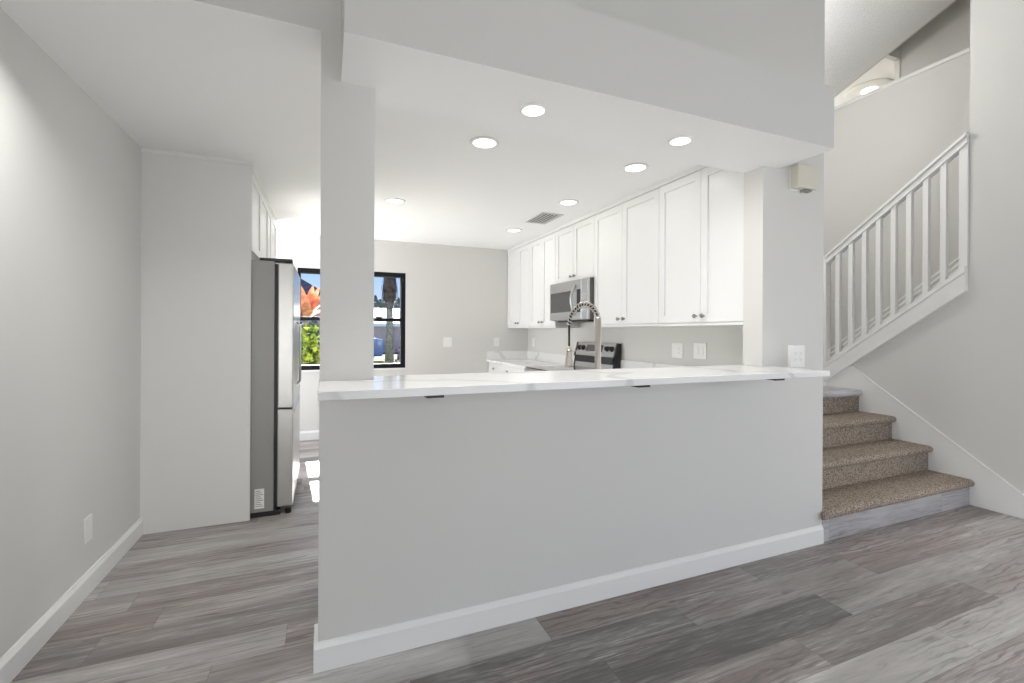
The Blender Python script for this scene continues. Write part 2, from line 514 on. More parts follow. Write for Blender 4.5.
# upstairs hall beyond the stairwell wall
struct(MB().prism([(0.3, vault(0.3)), (3.75, vault(3.75)), (3.75, 5.5), (0.3, 5.5)], 'x', CX_, CX_ + 0.02).build('wall_gable', M['wall']))
HY = 3.085
struct(MB().box(CX_ + 0.11, 0.4, 2.6, 7.7, 4.6, 2.7).build('floor_upper_hall', M['carpet']))
struct(MB().box(CX_, 0.3, 5.5, 7.7, 4.72, 5.6).build('ceiling_hall_high', M['ceiling']))
struct(MB().box(5.95, 0.4, 2.7, 6.05, HY, 5.5).build('wall_hall', M['wall']), 'shaded grey upstairs hall wall above the stairwell', 'wall')
struct(MB().box(5.925, HY, 2.7, 6.06, HY + 0.047, 4.35).build('trim_3', M['white_paint']), 'white casing at the edge of the shaded hall wall', 'trim')
struct(MB().box(CX_ + 0.115, HY + 0.047, 4.35, 7.6, 4.6, 4.41).build('ceiling_hall_low', M['ceiling']), 'white upstairs hall ceiling seen over the stairwell wall', 'ceiling')
struct(MB().box(CX_ + 0.115, HY + 0.0, 4.35, 6.05, HY + 0.047, 5.5).build('wall_hall_over', M['wall']))
struct(MB().box(7.6, 0.3, 2.6, 7.7, 4.6, 5.5).build('wall_hall_back', M['wall']))
struct(MB().box(4.62, 0.3, 0, 7.7, 0.4, 5.6).build('wall_hall_end', M['wall']))

# baseboards
def bb_profile(h=0.108, t=0.015):
    return [(0, 0), (t, 0), (t, h - 0.022), (t * 0.55, h - 0.008), (t * 0.35, h), (0, h)]
struct(MB().prism([(XL + a, b) for a, b in bb_profile()], 'y', -1.65, 3.517).build('baseboard_left', M['white_paint']), 'white baseboard along the left wall', 'baseboard')
struct(MB().prism([(YW - a, b) for a, b in bb_profile()], 'x', -0.034, 2.822).box(-0.034, YW + 0.0005, 0, -0.0195, 2.0, 0.1).build('baseboard_half', M['white_paint']), 'white baseboard along the foot of the half wall', 'baseboard')
struct(MB().prism([(YF - a, b) for a, b in bb_profile()], 'x', XL, 1.95).build('baseboard_far', M['white_paint']), 'white baseboard under the kitchen window', 'baseboard')
struct(MB().prism([(XR - a, b) for a, b in bb_profile()], 'y', 1.40, 1.50).build('baseboard_right', M['white_paint']))

# ------------------------------------------------------------------ window
win = bpy.data.objects.new('window_1', None)
COL.objects.link(win)
win.location = ((WX0 + WX1) / 2, YF + 0.06, WZ0)
struct(win, 'black framed double hung window in the far kitchen wall', 'window')
g = MB()
ya, yb = YF + 0.012, YF + 0.129
g.box(WX0, ya, WZ0, WX0 + 0.032, yb, WZ1).box(WX1 - 0.055, ya, WZ0, WX1, yb, WZ1).box(WX0 + 0.032, ya, WZ0, WX1 - 0.055, yb, WZ0 + 0.055).box(WX0 + 0.032, ya, WZ1 - 0.055, WX1 - 0.055, yb, WZ1)
g.box(0.29, ya, WZ0 + 0.055, 0.355, yb, WZ1 - 0.055)
g.build('window_frame', M['black_frame'], win, 0.003)
for a, b in ((WX0 + 0.032, 0.29), (0.355, WX1 - 0.055)):
    MB().box(a, ya + 0.01, 1.405, b, yb - 0.01, 1.447).build('meeting_rail', M['black_frame'], win, 0.002)
    MB().box(a, YF + 0.045, WZ0 + 0.055, b, YF + 0.049, 1.405).build('glass_pane', M['glass'], win)
    MB().box(a, YF + 0.055, 1.447, b, YF + 0.059, WZ1 - 0.055).build('glass_pane', M['glass'], win)
    cx = (a + b) / 2
    MB().box(cx - 0.04, ya - 0.006, 1.447, cx + 0.04, ya + 0.02, 1.462).build('sash_lock', M['black_frame'], win, 0.002)
MB().box(WX0, YF - 0.012, WZ0 - 0.02, WX1, YF + 0.012, WZ0).build('window_sill', M['white_paint'], win, 0.003)

# ------------------------------------------------------------------ bar top
t = thing('bar_countertop', (1.2, 1.75, 1.061), 'long white veined quartz bar top on the grey half wall', 'countertop')
MB().prism([(-0.02, 1.545), (2.395, 1.545), (2.395, YW), (2.31, YW), (2.31, 2.02), (-0.02, 2.02)], 'z', 1.0612, 1.0895).build('slab', M['quartz'], t, 0.002)
for x in (0.352, 1.230, 2.035):
    b = MB().box(x - 0.03, 1.548, 1.0525, x + 0.03, YW + 0.001, 1.0610)
    b.build('support_bracket', M['bracket'], t)['label'] = 'dark flat steel support bracket'

# ------------------------------------------------------------------ kitchen cabinets
def shaker(mb, y0, y1, z0, z1, x, s=0.057, t=0.02, d=-1):
    """shaker door in the plane X = x (outer face), facing d along X"""
    xi = x - d * t
    xp = x - d * 0.009
    lo, hi = min(x, xi), max(x, xi)
    mb.box(lo, y0, z0, hi, y0 + s, z1).box(lo, y1 - s, z0, hi, y1, z1)
    mb.box(lo, y0 + s, z0, hi, y1 - s, z0 + s).box(lo, y0 + s, z1 - s, hi, y1 - s, z1)
    plo, phi = min(xp, xi), max(xp, xi)
    mb.box(plo, y0 + s, z0 + s, phi, y1 - s, z1 - s)
    return mb

def knob(door, x, y, z, d=-1):
    return MB().lathe([(0.006, 0), (0.006, 0.012), (0.014, 0.017), (0.0155, 0.022), (0.013, 0.027), (0.0, 0.029)], (x, y, z), (d, 0, 0), 16).build('knob', M['knob'], door, smooth=True)

XD = 2.33
def wall_cabinet(name, label, ys, z0, z1, knobz, knobs, rail=True, xf=XD, d=-1, xb=XK - 0.002, last_stile=0.057, group='white wall cabinets'):
    """ys: door edges from far to near"""
    far, near = ys[0], ys[-1]
    t = thing(name, ((xf + xb) / 2, (far + near) / 2, z0), label, 'cabinet', group)
    xi = xf - d * 0.022
    lo, hi = min(xi, xb), max(xi, xb)
    MB().box(lo, near, z0 + (0.018 if rail else 0.0), hi, far, z1).build('body', M['cabinet'], t, 0.001)
    if rail:
        a = xf - d * 0.004
        MB().box(min(a, xb), near, z0, max(a, xb), far, z0 + 0.018).build('light_rail', M['cabinet'], t, 0.002)
    tr = xf + d * 0.004
    MB().box(min(tr, xi), near, z1 - 0.035, max(tr, xi), far, z1).build('crown_strip', M['cabinet'], t, 0.002)
    for i in range(len(ys) - 1):
        a, b = ys[i + 1] + 0.0015, ys[i] - 0.0015
        dr = shaker(MB(), a, b, z0 + (0.021 if rail else 0.003), z1 - 0.040, xf, d=d).build('door', M['cabinet'], t, 0.0012)
        if knobs and knobs[i] is not None:
            knob(dr, xf, knobs[i], knobz, d)
    return t

wall_cabinet('wall_cabinet', 'white two door wall cabinet in the far kitchen corner', [5.86, 5.49, 5.122], 1.330, ZC, 1.396, [5.53, 5.45])
wall_cabinet('wall_cabinet', 'white two door wall cabinet between corner cabinet and microwave', [5.120, 4.785, 4.442], 1.330, ZC, 1.396, [4.825, 4.745])
wall_cabinet('wall_cabinet', 'short white two door cabinet above the steel microwave', [4.440, 4.055, 3.672], 1.800, ZC, 1.850, [4.092, 4.018], rail=False)
wall_cabinet('wall_cabinet', 'tall white wall cabinet just right of the microwave', [3.670, 3.232, 2.772], 1.330, ZC, 1.396, [3.27, 3.195])
wall_cabinet('wall_cabinet', 'nearest tall white wall cabinet beside the wall stub', [2.770, 2.358, 2.004], 1.330, ZC, 1.394, [2.392, 2.324])
# above the fridge, facing the other way
FXF = -0.465
wall_cabinet('wall_cabinet', 'white overhead cabinet directly above the steel fridge', [4.545, 4.05, 3.560], 1.83, ZC, 0, None, rail=False, xf=FXF, d=1, xb=XL + 0.002, group='white cabinets over the fridge')
wall_cabinet('wall_cabinet', 'white overhead cabinet beyond the one above the fridge', [5.245, 4.80, 4.547], 1.83, ZC, 0, None, rail=False, xf=FXF, d=1, xb=XL + 0.002, group='white cabinets over the fridge')

# base cabinets and kitchen worktops
def base_cabinet(label, y0, y1, pulls):
    t = thing('base_cabinet', (2.3, (y0 + y1) / 2, 0), label, 'cabinet')
    MB().box(2.080, y0, 0.1, XK - 0.002, y1, 0.8745).box(2.14, y0, 0, XK - 0.002, y1, 0.1).build('body', M['cabinet'], t)
    n = len(pulls)
    w = (y1 - y0) / n
    for i, p in enumerate(pulls):
        a, b = y0 + i * w + 0.002, y0 + (i + 1) * w - 0.002
        dw = MB().box(2.058, a, 0.72, 2.078, b, 0.868).build('drawer', M['cabinet'], t, 0.0015)
        knob(dw, 2.058, (a + b) / 2, 0.80)
        dr = shaker(MB(), a, b, 0.105, 0.714, 2.058).build('door', M['cabinet'], t, 0.0012)
        knob(dr, 2.058, b - 0.035, 0.66)
base_cabinet('white base cabinet under the far worktop left of range', 4.425, 5.866, (1, 1, 1))
base_cabinet('white base cabinet under the worktop right of range', 2.66, 3.655, (1, 1))
t = thing('sink_cabinet', (0.9, 2.3, 0), 'white sink base cabinet behind the half wall', 'cabinet')
MB().box(0.0, 2.004, 0.1, 2.02, 2.578, 0.72).box(0.0, 2.004, 0.0, 2.02, 2.52, 0.1).box(0.0, 2.004, 0.72, 0.95, 2.578, 0.8745).box(1.8, 2.004, 0.72, 2.02, 2.578, 0.8745).build('body', M['cabinet'], t)
for i in range(4):
    mb = MB()
    x0, x1 = 0.005 + i * 0.5, 0.5 + i * 0.5
    mb.box(x0, 2.58, 0.105, x0 + 0.057, 2.6, 0.868).box(x1 - 0.057, 2.58, 0.105, x1, 2.6, 0.868).box(x0 + 0.057, 2.58, 0.105, x1 - 0.057, 2.6, 0.162).box(x0 + 0.057, 2.58, 0.819, x1 - 0.057, 2.6, 0.868).box(x0 + 0.057, 2.58, 0.162, x1 - 0.057, 2.591, 0.819)
    mb.build('door', M['cabinet'], t)

t = thing('worktop', (2.3, 5.1, 0.885), 'white quartz worktop with upstand in the far kitchen corner', 'countertop')
MB().box(2.030, 4.425, 0.875, XK - 0.001, YF - 0.001, 0.905).build('slab', M['quartz'], t, 0.002)
MB().box(XK - 0.021, 4.425, 0.905, XK - 0.001, YF - 0.001, 1.018).box(2.036, YF - 0.021, 0.905, XK - 0.021, YF - 0.001, 1.018).build('upstand', M['quartz'], t, 0.002)
t = thing('worktop', (2.3, 2.8, 0.885), 'white quartz worktop with upstand between range and wall stub', 'countertop')
MB().prism([(2.030, 3.655), (XK - 0.001, 3.655), (XK - 0.001, 2.004), (1.72, 2.004), (1.72, 2.62), (2.030, 2.62)], 'z', 0.875, 0.905).box(0.0, 2.004, 0.875, 1.72, 2.12, 0.905).box(0.0, 2.56, 0.875, 1.72, 2.62, 0.905).box(0.0, 2.12, 0.875, 1.02, 2.56, 0.905).build('slab', M['quartz'], t)
MB().box(XK - 0.021, 2.004, 0.905, XK - 0.001, 3.655, 1.018).build('upstand', M['quartz'], t, 0.002)
t = thing('kitchen_sink', (1.37, 2.34, 0.74), 'steel undermount sink behind the bar top', 'sink')
MB().box(1.022, 2.122, 0.74, 1.718, 2.558, 0.748).box(1.022, 2.122, 0.748, 1.034, 2.558, 0.8745).box(1.706, 2.122, 0.748, 1.718, 2.558, 0.8745).box(1.034, 2.122, 0.748, 1.706, 2.134, 0.8745).box(1.034, 2.546, 0.748, 1.706, 2.558, 0.8745).build('basin', M['steel'], t)
MB().lathe([(0.0, 0.0), (0.045, 0.0), (0.04, 0.004), (0, 0.002)], (1.37, 2.34, 0.748)).build('drain', M['chrome'], t)

# ------------------------------------------------------------------ faucet
FX, FY = 1.338, 2.065
FXH, FYH = 1.296, 2.300          # spray head
dv = Vector((FXH - FX, FYH - FY, 0))
t = thing('spring_faucet', (FX, FY, 0.905), 'tall brushed nickel spring faucet behind the bar top', 'faucet')
MB().lathe([(0.0, 0), (0.03, 0), (0.03, 0.008), (0.022, 0.02), (0.019, 0.10), (0.0165, 0.11), (0.0165, 0.450), (0.013, 0.456), (0, 0.456)], (FX, FY, 0.905)).build('riser_pipe', M['chrome'], t, smooth=True)
MB().tube([(FX, FY, 0.965), (FX + 0.07, FY, 0.975)], 0.011).tube([(FX + 0.066, FY, 0.975), (FX + 0.075, FY - 0.0, 1.07)], 0.006).build('lever_handle', M['chrome'], t, smooth=True)
arch = []
for k in range(33):
    a = math.pi * k / 32
    arch.append(Vector((FX, FY, 1.338)) + dv * (0.5 - 0.5 * math.cos(a)) + Vector((0, 0, 0.105 * math.sin(a) - 0.02 * k / 32)))
hose = arch + [Vector((FXH, FYH, z)) for z in (1.31, 1.27, 1.225, 1.19)]
MB().tube(hose, 0.0062, 8).build('hose', M['black'], t, smooth=True)
# coil spring round the arch
hx = []
tot = 33 * 8
for i in range(tot):
    f = i / (tot - 1) * 32
    k = min(int(f), 31)
    p = arch[k].lerp(arch[k + 1], f - k)
    tg = (arch[k + 1] - arch[k]).normalized()
    sd = Vector((dv.y, -dv.x, 0)).normalized()
    nn = sd.cross(tg).normalized()
    an = i / 15.5 * 2 * math.pi
    hx.append(p + 0.0135 * (math.cos(an) * sd + math.sin(an) * nn))
MB().tube(hx, 0.0030, 6).build('coil_spring', M['chrome'], t, smooth=True)
MB().lathe([(0, 0.0), (0.024, 0.0), (0.027, 0.008), (0.023, 0.022), (0.019, 0.055), (0.0145, 0.105), (0.011, 0.118), (0, 0.118)], (FXH, FYH, 1.083)).build('spray_head', M['chrome'], t, smooth=True)
p0 = Vector((FX, FY, 1.175)); p1 = Vector((FXH, FYH, 1.175))
MB().tube([p0, p0.lerp(p1, 0.93)], 0.0035, 8).lathe([(0.014, -0.008), (0.0165, -0.008), (0.0165, 0.008), (0.014, 0.008), (0.014, -0.008)], p1).build('docking_arm', M['chrome'], t, smooth=True)

# ------------------------------------------------------------------ microwave
MY0, MY1, MZ0, MZ1, MX = 3.676, 4.436, 1.400, 1.797, 2.262
t = thing('microwave', (2.45, 4.05, MZ0), 'stainless steel microwave hung under the short white cabinet', 'microwave')
MB().box(MX + 0.03, MY0, MZ0, XK - 0.003, MY1, MZ1).build('body', M['appliance_side'], t, 0.003)
YD = 3.790     # right edge of the door
d = MB().box(MX, YD, MZ0 + 0.003, MX + 0.03, MY1, MZ1 - 0.003).build('door', M['steel'], t, 0.004)
MB().box(MX - 0.003, 3.985, MZ0 + 0.085, MX + 0.002, MY1 - 0.015, MZ1 - 0.105).build('door_window', M['dark_glass'], d, 0.001)
hp = [(MX - 0.004 - 0.040 * math.sin(math.pi * k / 14), 3.905, MZ0 + 0.055 + 0.29 * k / 14) for k in range(15)]
MB().tube(hp, 0.012, 10).build('handle', M['steel'], d, smooth=True)
MB().box(MX - 0.0025, 4.405, MZ1 - 0.15, MX, 4.418, MZ1 - 0.138).build('badge', M['plastic'], d)
cp = MB().box(MX, MY0, MZ0 + 0.003, MX + 0.03, YD - 0.003, MZ1 - 0.003).build('control_panel', M['steel'], t, 0.004)
MB().box(MX - 0.002, YD + 0.008, MZ0 + 0.075, MX + 0.002, YD + 0.075, MZ1 - 0.10).build('trim_panel', M['black'], d)
for r in range(5):
    for c in range(2):
        MB().box(MX - 0.003, MY0 + 0.022 + c * 0.040, MZ0 + 0.085 + r * 0.036, MX - 0.001, MY0 + 0.052 + c * 0.040, MZ0 + 0.106 + r * 0.036).build('button', M['vent'], cp, 0.001)
MB().box(MX + 0.06, MY0 + 0.08, MZ0 - 0.012, XK - 0.06, MY1 - 0.08, MZ0).build('vent_grille', M['black'], t)

# ------------------------------------------------------------------ range
RY0, RY1 = 3.660, 4.420
t = thing('electric_range', (2.3, 4.04, 0), 'stainless electric range with black sided backguard against the wall', 'stove')
MB().box(1.985, RY0, 0.09, XK - 0.03, RY1, 0.905).box(2.05, RY0 + 0.02, 0, XK - 0.05, RY1 - 0.02, 0.09).build('body', M['steel_dark'], t)
od = MB().box(1.955, RY0 + 0.005, 0.30, 1.984, RY1 - 0.005, 0.80).build('oven_door', M['steel'], t, 0.004)
MB().box(1.952, RY0 + 0.11, 0.40, 1.956, RY1 - 0.11, 0.68).build('door_glass', M['dark_glass'], od)
MB().tube([(1.955, RY0 + 0.07, 0.755), (1.915, RY0 + 0.07, 0.755), (1.915, RY1 - 0.07, 0.755), (1.955, RY1 - 0.07, 0.755)], 0.011).build('handle', M['steel'], od)
MB().box(1.957, RY0 + 0.005, 0.10, 1.984, RY1 - 0.005, 0.292).build('drawer', M['steel'], t, 0.004)
MB().box(1.950, RY0 + 0.003, 0.812, 1.984, RY1 - 0.003, 0.903).build('front_strip', M['steel'], t, 0.004)
ck = MB().box(1.965, RY0, 0.905, XK - 0.09, RY1, 0.916).build('glass_cooktop', M['dark_glass'], t, 0.003)
for bx, by, br in ((2.12, 3.85, 0.10), (2.12, 4.23, 0.08), (2.40, 3.85, 0.08), (2.40, 4.23, 0.10)):
    MB().lathe([(br - 0.004, 0), (br, 0), (br, 0.0008), (br - 0.004, 0.0008), (br - 0.004, 0)], (bx, by, 0.916), n=32).build('burner_ring', M['grey_print'], ck)
bgp = [(XK - 0.095, 0.905), (XK - 0.012, 0.905), (XK - 0.012, 1.165), (XK - 0.045, 1.172), (XK - 0.075, 1.065), (XK - 0.085, 1.04), (XK - 0.075, 1.015)]
bg = MB().prism([(a, z) for a, z in bgp], 'y', RY0 + 0.02, RY1 - 0.02).build('backguard', M['steel'], t, 0.002)
for ya_, yb_ in ((RY0, RY0 + 0.02), (RY1 - 0.02, RY1)):
    MB().prism([(a - (0.006 if a < XK - 0.03 else 0), z + (0.004 if z > 1.1 else 0)) for a, z in bgp], 'y', ya_, yb_).build('end_cap', M['black'], bg)
MB().prism([(XK - 0.0885, 1.035), (XK - 0.0785, 1.012), (XK - 0.0905, 0.967), (XK - 0.096, 0.972)], 'y', RY0 + 0.022, RY1 - 0.022).build('vent_slot', M['black'], bg)
# knobs and the display sit on the sloping face
fa, fb = Vector((XK - 0.076, 0, 1.063)), Vector((XK - 0.046, 0, 1.170))
fd = (fb - fa).normalized()
fn = Vector((-fd.z, 0, fd.x)).normalized()
c0 = fa.lerp(fb, 0.5)
for y in (3.735, 3.815, 4.265, 4.345):
    MB().lathe([(0.028, 0), (0.028, 0.006), (0.021, 0.010), (0.019, 0.030), (0, 0.031)], (c0.x, y, c0.z), tuple(fn), 20).build('knob', M['black'], bg, smooth=True)
ds = MB()
q = [c0 - fd * 0.036, c0 + fd * 0.036]
ds.prism([(q[0].x, q[0].z), (q[1].x, q[1].z), (q[1].x + fn.x * 0.004, q[1].z + fn.z * 0.004), (q[0].x + fn.x * 0.004, q[0].z + fn.z * 0.004)], 'y', 3.90, 4.20)
ds.build('display_panel', M['dark_glass'], bg)

# ------------------------------------------------------------------ fridge
GY0, GY1, GX = 3.548, 4.455, -0.204
t = thing('refrigerator', (-0.6, 4.0, 0), 'tall stainless steel refrigerator beside the pale panel wall', 'refrigerator')
MB().box(XL + 0.03, GY0, 0.035, -0.325, GY1, 1.762).build('cabinet_body', M['steel_dark'], t, 0.004)
MB().box(XL + 0.05, GY0 + 0.006, 0.0, -0.285, GY1 - 0.006, 0.036).build('toe_grille', M['black'], t)
MB().box(-0.330, GY0 + 0.008, 0.045, -0.304, GY1 - 0.008, 1.745).build('door_gasket', M['black'], t)
ym = (GY0 + GY1) / 2
for a, b in ((GY0, ym - 0.002), (ym + 0.002, GY1)):
    dr = MB().box(-0.304, a, 0.74, GX, b, 1.752).build('door', M['steel'], t, 0.008)
    yh = ym - 0.05 if a == GY0 else ym + 0.05
    MB().tube([(GX - 0.002, yh, 0.86), (GX + 0.022, yh, 0.88), (GX + 0.022, yh, 1.33), (GX - 0.002, yh, 1.35)], 0.007).build('handle', M['steel'], dr, smooth=True)
fz = MB().box(-0.304, GY0, 0.055, GX, GY1, 0.734).build('freezer_drawer', M['steel'], t, 0.008)
MB().box(GX - 0.02, GY0 + 0.1, 0.690, GX + 0.006, GY1 - 0.1, 0.712).build('handle', M['steel'], fz, 0.003)
for y in (GY0 + 0.02, GY1 - 0.10):
    MB().box(-0.42, y, 1.762, -0.215, y + 0.08, 1.785).lathe([(0.018, 0), (0.018, 0.03), (0, 0.03)], (-0.245, y + 0.03, 1.752)).build('hinge_cover', M['black'], t, 0.004)
lb = MB().box(-0.440, GY0 - 0.0012, 0.062, -0.382, GY0 + 0.001, 0.196).build('rating_label', M['plastic'], t)
lb['label'] = 'white rating label with rows of print'
for k in range(9):
    MB().box(-0.435, GY0 - 0.0022, 0.076 + k * 0.013, -0.388 - 0.008 * (k % 3), GY0 - 0.0010, 0.080 + k * 0.013).build('print_line', M['grey_print'], lb)
MB().lathe([(0, 0), (0.02, 0), (0.02, 0.03), (0, 0.03)], (-0.235, GY0 + 0.03, 0.0)).build('levelling_foot', M['black'], t)

# ------------------------------------------------------------------ recessed lights
def downlight(x, y, z, label, power=P_DOWN, k=1.0, spread=175):
    t = thing('recessed_light', (x, y, z), label, 'ceiling light', 'recessed ceiling lights')
    MB().lathe([(0.067 * k, 0.0), (0.088 * k, 0.0), (0.088 * k, -0.004), (0.080 * k, -0.008), (0.069 * k, -0.008), (0.067 * k, 0.0)], (x, y, z), n=32).build('trim_ring', M['plastic'], t, smooth=True)
    MB().lathe([(0, -0.006), (0.068 * k, -0.006), (0.068 * k, -0.001), (0, -0.001)], (x, y, z), n=32).build('diffuser', M['lamp'], t)
    area('recessed_lamp', (x, y, z - 0.012), 0.12 * k, 0.12 * k, power, (0, 0, -1), (1, 0.992, 0.975), 'DISK', spread, t)
downlight(0.879, 2.595, ZC, 'large round recessed light nearest the column in kitchen ceiling')
downlight(1.966, 2.581, ZC, 'recessed kitchen light nearest the tall white cabinets')
downlight(1.959, 3.499, ZC, 'recessed light between the ceiling vent and the cabinets')
downlight(1.940, 4.693, ZC, 'small recessed light beyond the vent near the far wall')
downlight(0.557, 4.053, ZC, 'recessed light beside the column edge in the left kitchen ceiling')
downlight(0.823, 1.780, ZS, 'left recessed light in the header underside', P_SOFFIT, 0.7)
downlight(1.626, 1.780, ZS, 'right recessed light in the header underside', P_SOFFIT, 0.7)

downlight(-0.70, 1.905, ZC, 'unseen recessed light added to brighten the left passage', 6.5, 0.7, 140)  # added out of view as fill for the passage and left wall

t = thing('ceiling_vent', (2.0, 4.09, ZC), 'grey louvred air vent in the white kitchen ceiling', 'vent')
MB().box(1.895, 3.885, ZC - 0.008, 1.915, 4.295, ZC).box(2.105, 3.885, ZC - 0.008, 2.125, 4.295, ZC).box(1.915, 3.885, ZC - 0.008, 2.105, 3.905, ZC).box(1.915, 4.275, ZC - 0.008, 2.105, 4.295, ZC).build('frame', M['vent'], t, 0.002)
MB().box(1.915, 3.905, ZC - 0.002, 2.105, 4.275, ZC).build('shaft', M['vent_dark'], t)
for k in range(5):
    x = 1.936 + k * 0.0365
    MB().prism([(x - 0.009, ZC - 0.0085), (x + 0.009, ZC - 0.0075), (x + 0.009, ZC - 0.0060), (x - 0.009, ZC - 0.0070)], 'y', 3.905, 4.275).build('louvre', M['vent'], t)

PX_, PY_, PZ_ = 3.50, 2.95, 3.45  # glowing globe added out of view to brighten vault and stairwell
t = thing('stair_fill_globe', (PX_, PY_, PZ_), 'unseen white globe lamp added to light the stairwell', 'fill light')
MB().lathe([(0.149 * math.sin(math.pi * k / 16) if 0 < k < 16 else 0.0, 0.15 * math.cos(math.pi * k / 16)) for k in range(17)], (PX_, PY_, PZ_), n=28).build('globe', M['globe'], t, smooth=True)
MB().tube([(PX_, PY_, PZ_ + 0.14), (PX_, PY_, vault(PY_) - 0.02)], 0.008, 8).build('cord', M['black'], t)
MB().lathe([(0.0, -0.03), (0.06, -0.03), (0.065, 0.03), (0, 0.03)], (PX_, PY_, vault(PY_)), n=24).build('canopy', M['plastic'], t)

# upstairs hall light
t = thing('hall_ceiling_light', (6.30, 3.60, 4.35), 'round glowing ceiling light in the upstairs hall above the stairs', 'ceiling light')
MB().lathe([(0.0, 0.0), (0.24, 0.0), (0.25, -0.012), (0.23, -0.02), (0, -0.02)], (6.30, 3.60, 4.35), n=40).build('base_plate', M['plastic'], t, smooth=True)
MB().lathe([(0.085, -0.02), (0.08, -0.045), (0.05, -0.058), (0, -0.062)], (6.30, 3.60, 4.35), n=32).build('diffuser', M['lamp'], t, smooth=True)
area('hall_lamp', (6.30, 3.60, 4.27), 0.16, 0.16, P_HALL, (0, 0, -1), (1, 0.985, 0.96), 'DISK', 180, t)

# ------------------------------------------------------------------ plates, chime
def plate(name, label, cat, c, axis, w=0.075, h=0.12, kind='outlet', gangs=1, depth=0.007, group='white wall plates'):
    """axis: outward normal 'x+','x-','y-'"""
    t = thing(name, c, label, cat, group)
    cx, cy, cz = c
    def bx(u0, v0, u1, v1, d0, d1):
        if axis == 'y-':
            return MB().box(cx + u0, cy - d1, cz + v0, cx + u1, cy - d0, cz + v1)
        s = 1 if axis == 'x+' else -1
        a, b = sorted((cx + s * d0, cx + s * d1))
        return MB().box(a, cy + u0, cz + v0, b, cy + u1, cz + v1)
    bx(-w / 2, -h / 2, w / 2, h / 2, 0.0003, depth).build('plate', M['plastic'], t, 0.002)
    for i in range(gangs):
        u = (i - (gangs - 1) / 2) * 0.046
        k = kind if isinstance(kind, str) else kind[i]
        if k == 'switch':
            r = bx(u - 0.0165, -0.033, u + 0.0165, 0.033, depth - 0.001, depth + 0.003).build('rocker', M['plastic'], t, 0.001)
        elif k == 'outlet':
            r = bx(u - 0.0165, -0.033, u + 0.0165, 0.033, depth - 0.001, depth + 0.0015).build('receptacle', M['plastic'], t, 0.001)
            for v in (-0.017, 0.017):
                for du in (-0.0055, 0.0055):
                    bx(u + du - 0.001, v - 0.004, u + du + 0.001, v + 0.005, depth, depth + 0.0022).build('slot', M['slot_grey'], r)
                bx(u - 0.002, v - 0.011, u + 0.002, v - 0.007, depth, depth + 0.0022).build('slot', M['slot_grey'], r)
    return t
plate('wall_plate', 'small white blank plate low on the left wall', 'outlet', (XL, 2.830, 0.313), 'x+', 0.076, 0.122, 'blank')
plate('wall_outlet', 'white outlet plate just above the bar on the wall stub', 'outlet', (2.577, YW, 1.146), 'y-', 0.118, 0.128, ('outlet', 'outlet'), 2, 0.022)
plate('wall_outlet', 'white double outlet plate left of the switches under cabinets', 'outlet', (XK, 2.912, 1.138), 'x-', 0.125, 0.120, ('outlet', 'blank'), 2)
plate('light_switch', 'white two rocker switch plate under the nearest cabinet', 'switch', (XK, 2.672, 1.143), 'x-', 0.125, 0.120, ('switch', 'switch'), 2)
plate('light_switch', 'white switch plate on the far wall right of window', 'switch', (1.489, YF, 1.144), 'y-', 0.115, 0.125, ('switch', 'switch'), 2)
plate('wall_outlet', 'white outlet plate on the far wall above the worktop', 'outlet', (2.175, YF, 1.142), 'y-', 0.075, 0.12, 'outlet')
plate('wall_outlet', 'faint white outlet plate on kitchen wall in the far corner', 'outlet', (XK, 5.67, 1.138), 'x-', 0.075, 0.12, 'outlet')

t = thing('door_chime', (2.60, YW, 2.13), 'cream box shaped door chime high on the wall stub', 'door chime')
MB().box(2.515, YW - 0.062, 2.128, 2.685, YW - 0.012, 2.262).build('cover', M['cream'], t, 0.006)
MB().box(2.520, YW - 0.012, 2.120, 2.680, YW - 0.0005, 2.258).build('back_plate', M['plastic'], t, 0.001)
MB().box(2.60, YW - 0.045, 2.116, 2.655, YW - 0.015, 2.130).build('chime_bar', M['grey_print'], t)

# ------------------------------------------------------------------ staircase
st = thing('staircase', (3.6, 2.2, 0), 'brown carpeted staircase turning up behind the white railing', 'staircase')
SX0, SX1 = 2.832, XR - 0.016
RISE = 0.1935
RY = [1.872, 2.123, 2.377, 2.640]          # riser planes
def tread(y0, y1, ztop, x0, x1, d=-1, name='carpet_tread', th=0.052, nose=0.036):
    """carpeted tread with a rounded nosing on its -Y (d=-1) or +Y edge, wrapped round its free ends"""
    pts = []
    yn = (y0 - nose) if d < 0 else (y1 + nose)
    r = th / 2
    s = -1 if d < 0 else 1
    yc = yn - s * r
    for k in range(9):
        a = math.pi / 2 - math.pi * k / 8
        pts.append((yc + s * r * math.cos(a), ztop - r + r * math.sin(a)))
    yb = y1 if d < 0 else y0
    pts = [(yb, ztop)] + pts + [(yb, ztop - th)]
    return MB().prism(pts, 'x', x0, x1)
for i, y in enumerate(RY):
    z0, z1 = i * RISE, (i + 1) * RISE
    if i < 3:
        tb = tread(y, RY[i + 1] + 0.012, z1, SX0, SX1)
        if i == 0:
            tb.box(SX0 - 0.034, y - 0.036, z1 - 0.046, SX0 + 0.01, YW - 0.0155, z1 - 0.004)
        tb.build('carpet_tread', M['carpet'], st, 0.006)
    if i == 0:
        MB().box(SX0, y - 0.004, 0, SX1, y + 0.02, z1 - 0.052).build('riser', M['riser_plank'], st)['label'] = 'bottom riser faced with pale vinyl plank'
    else:
        MB().box(SX0, y, z0, SX1, y + 0.014, z1 - 0.052).build('riser', M['carpet'], st)
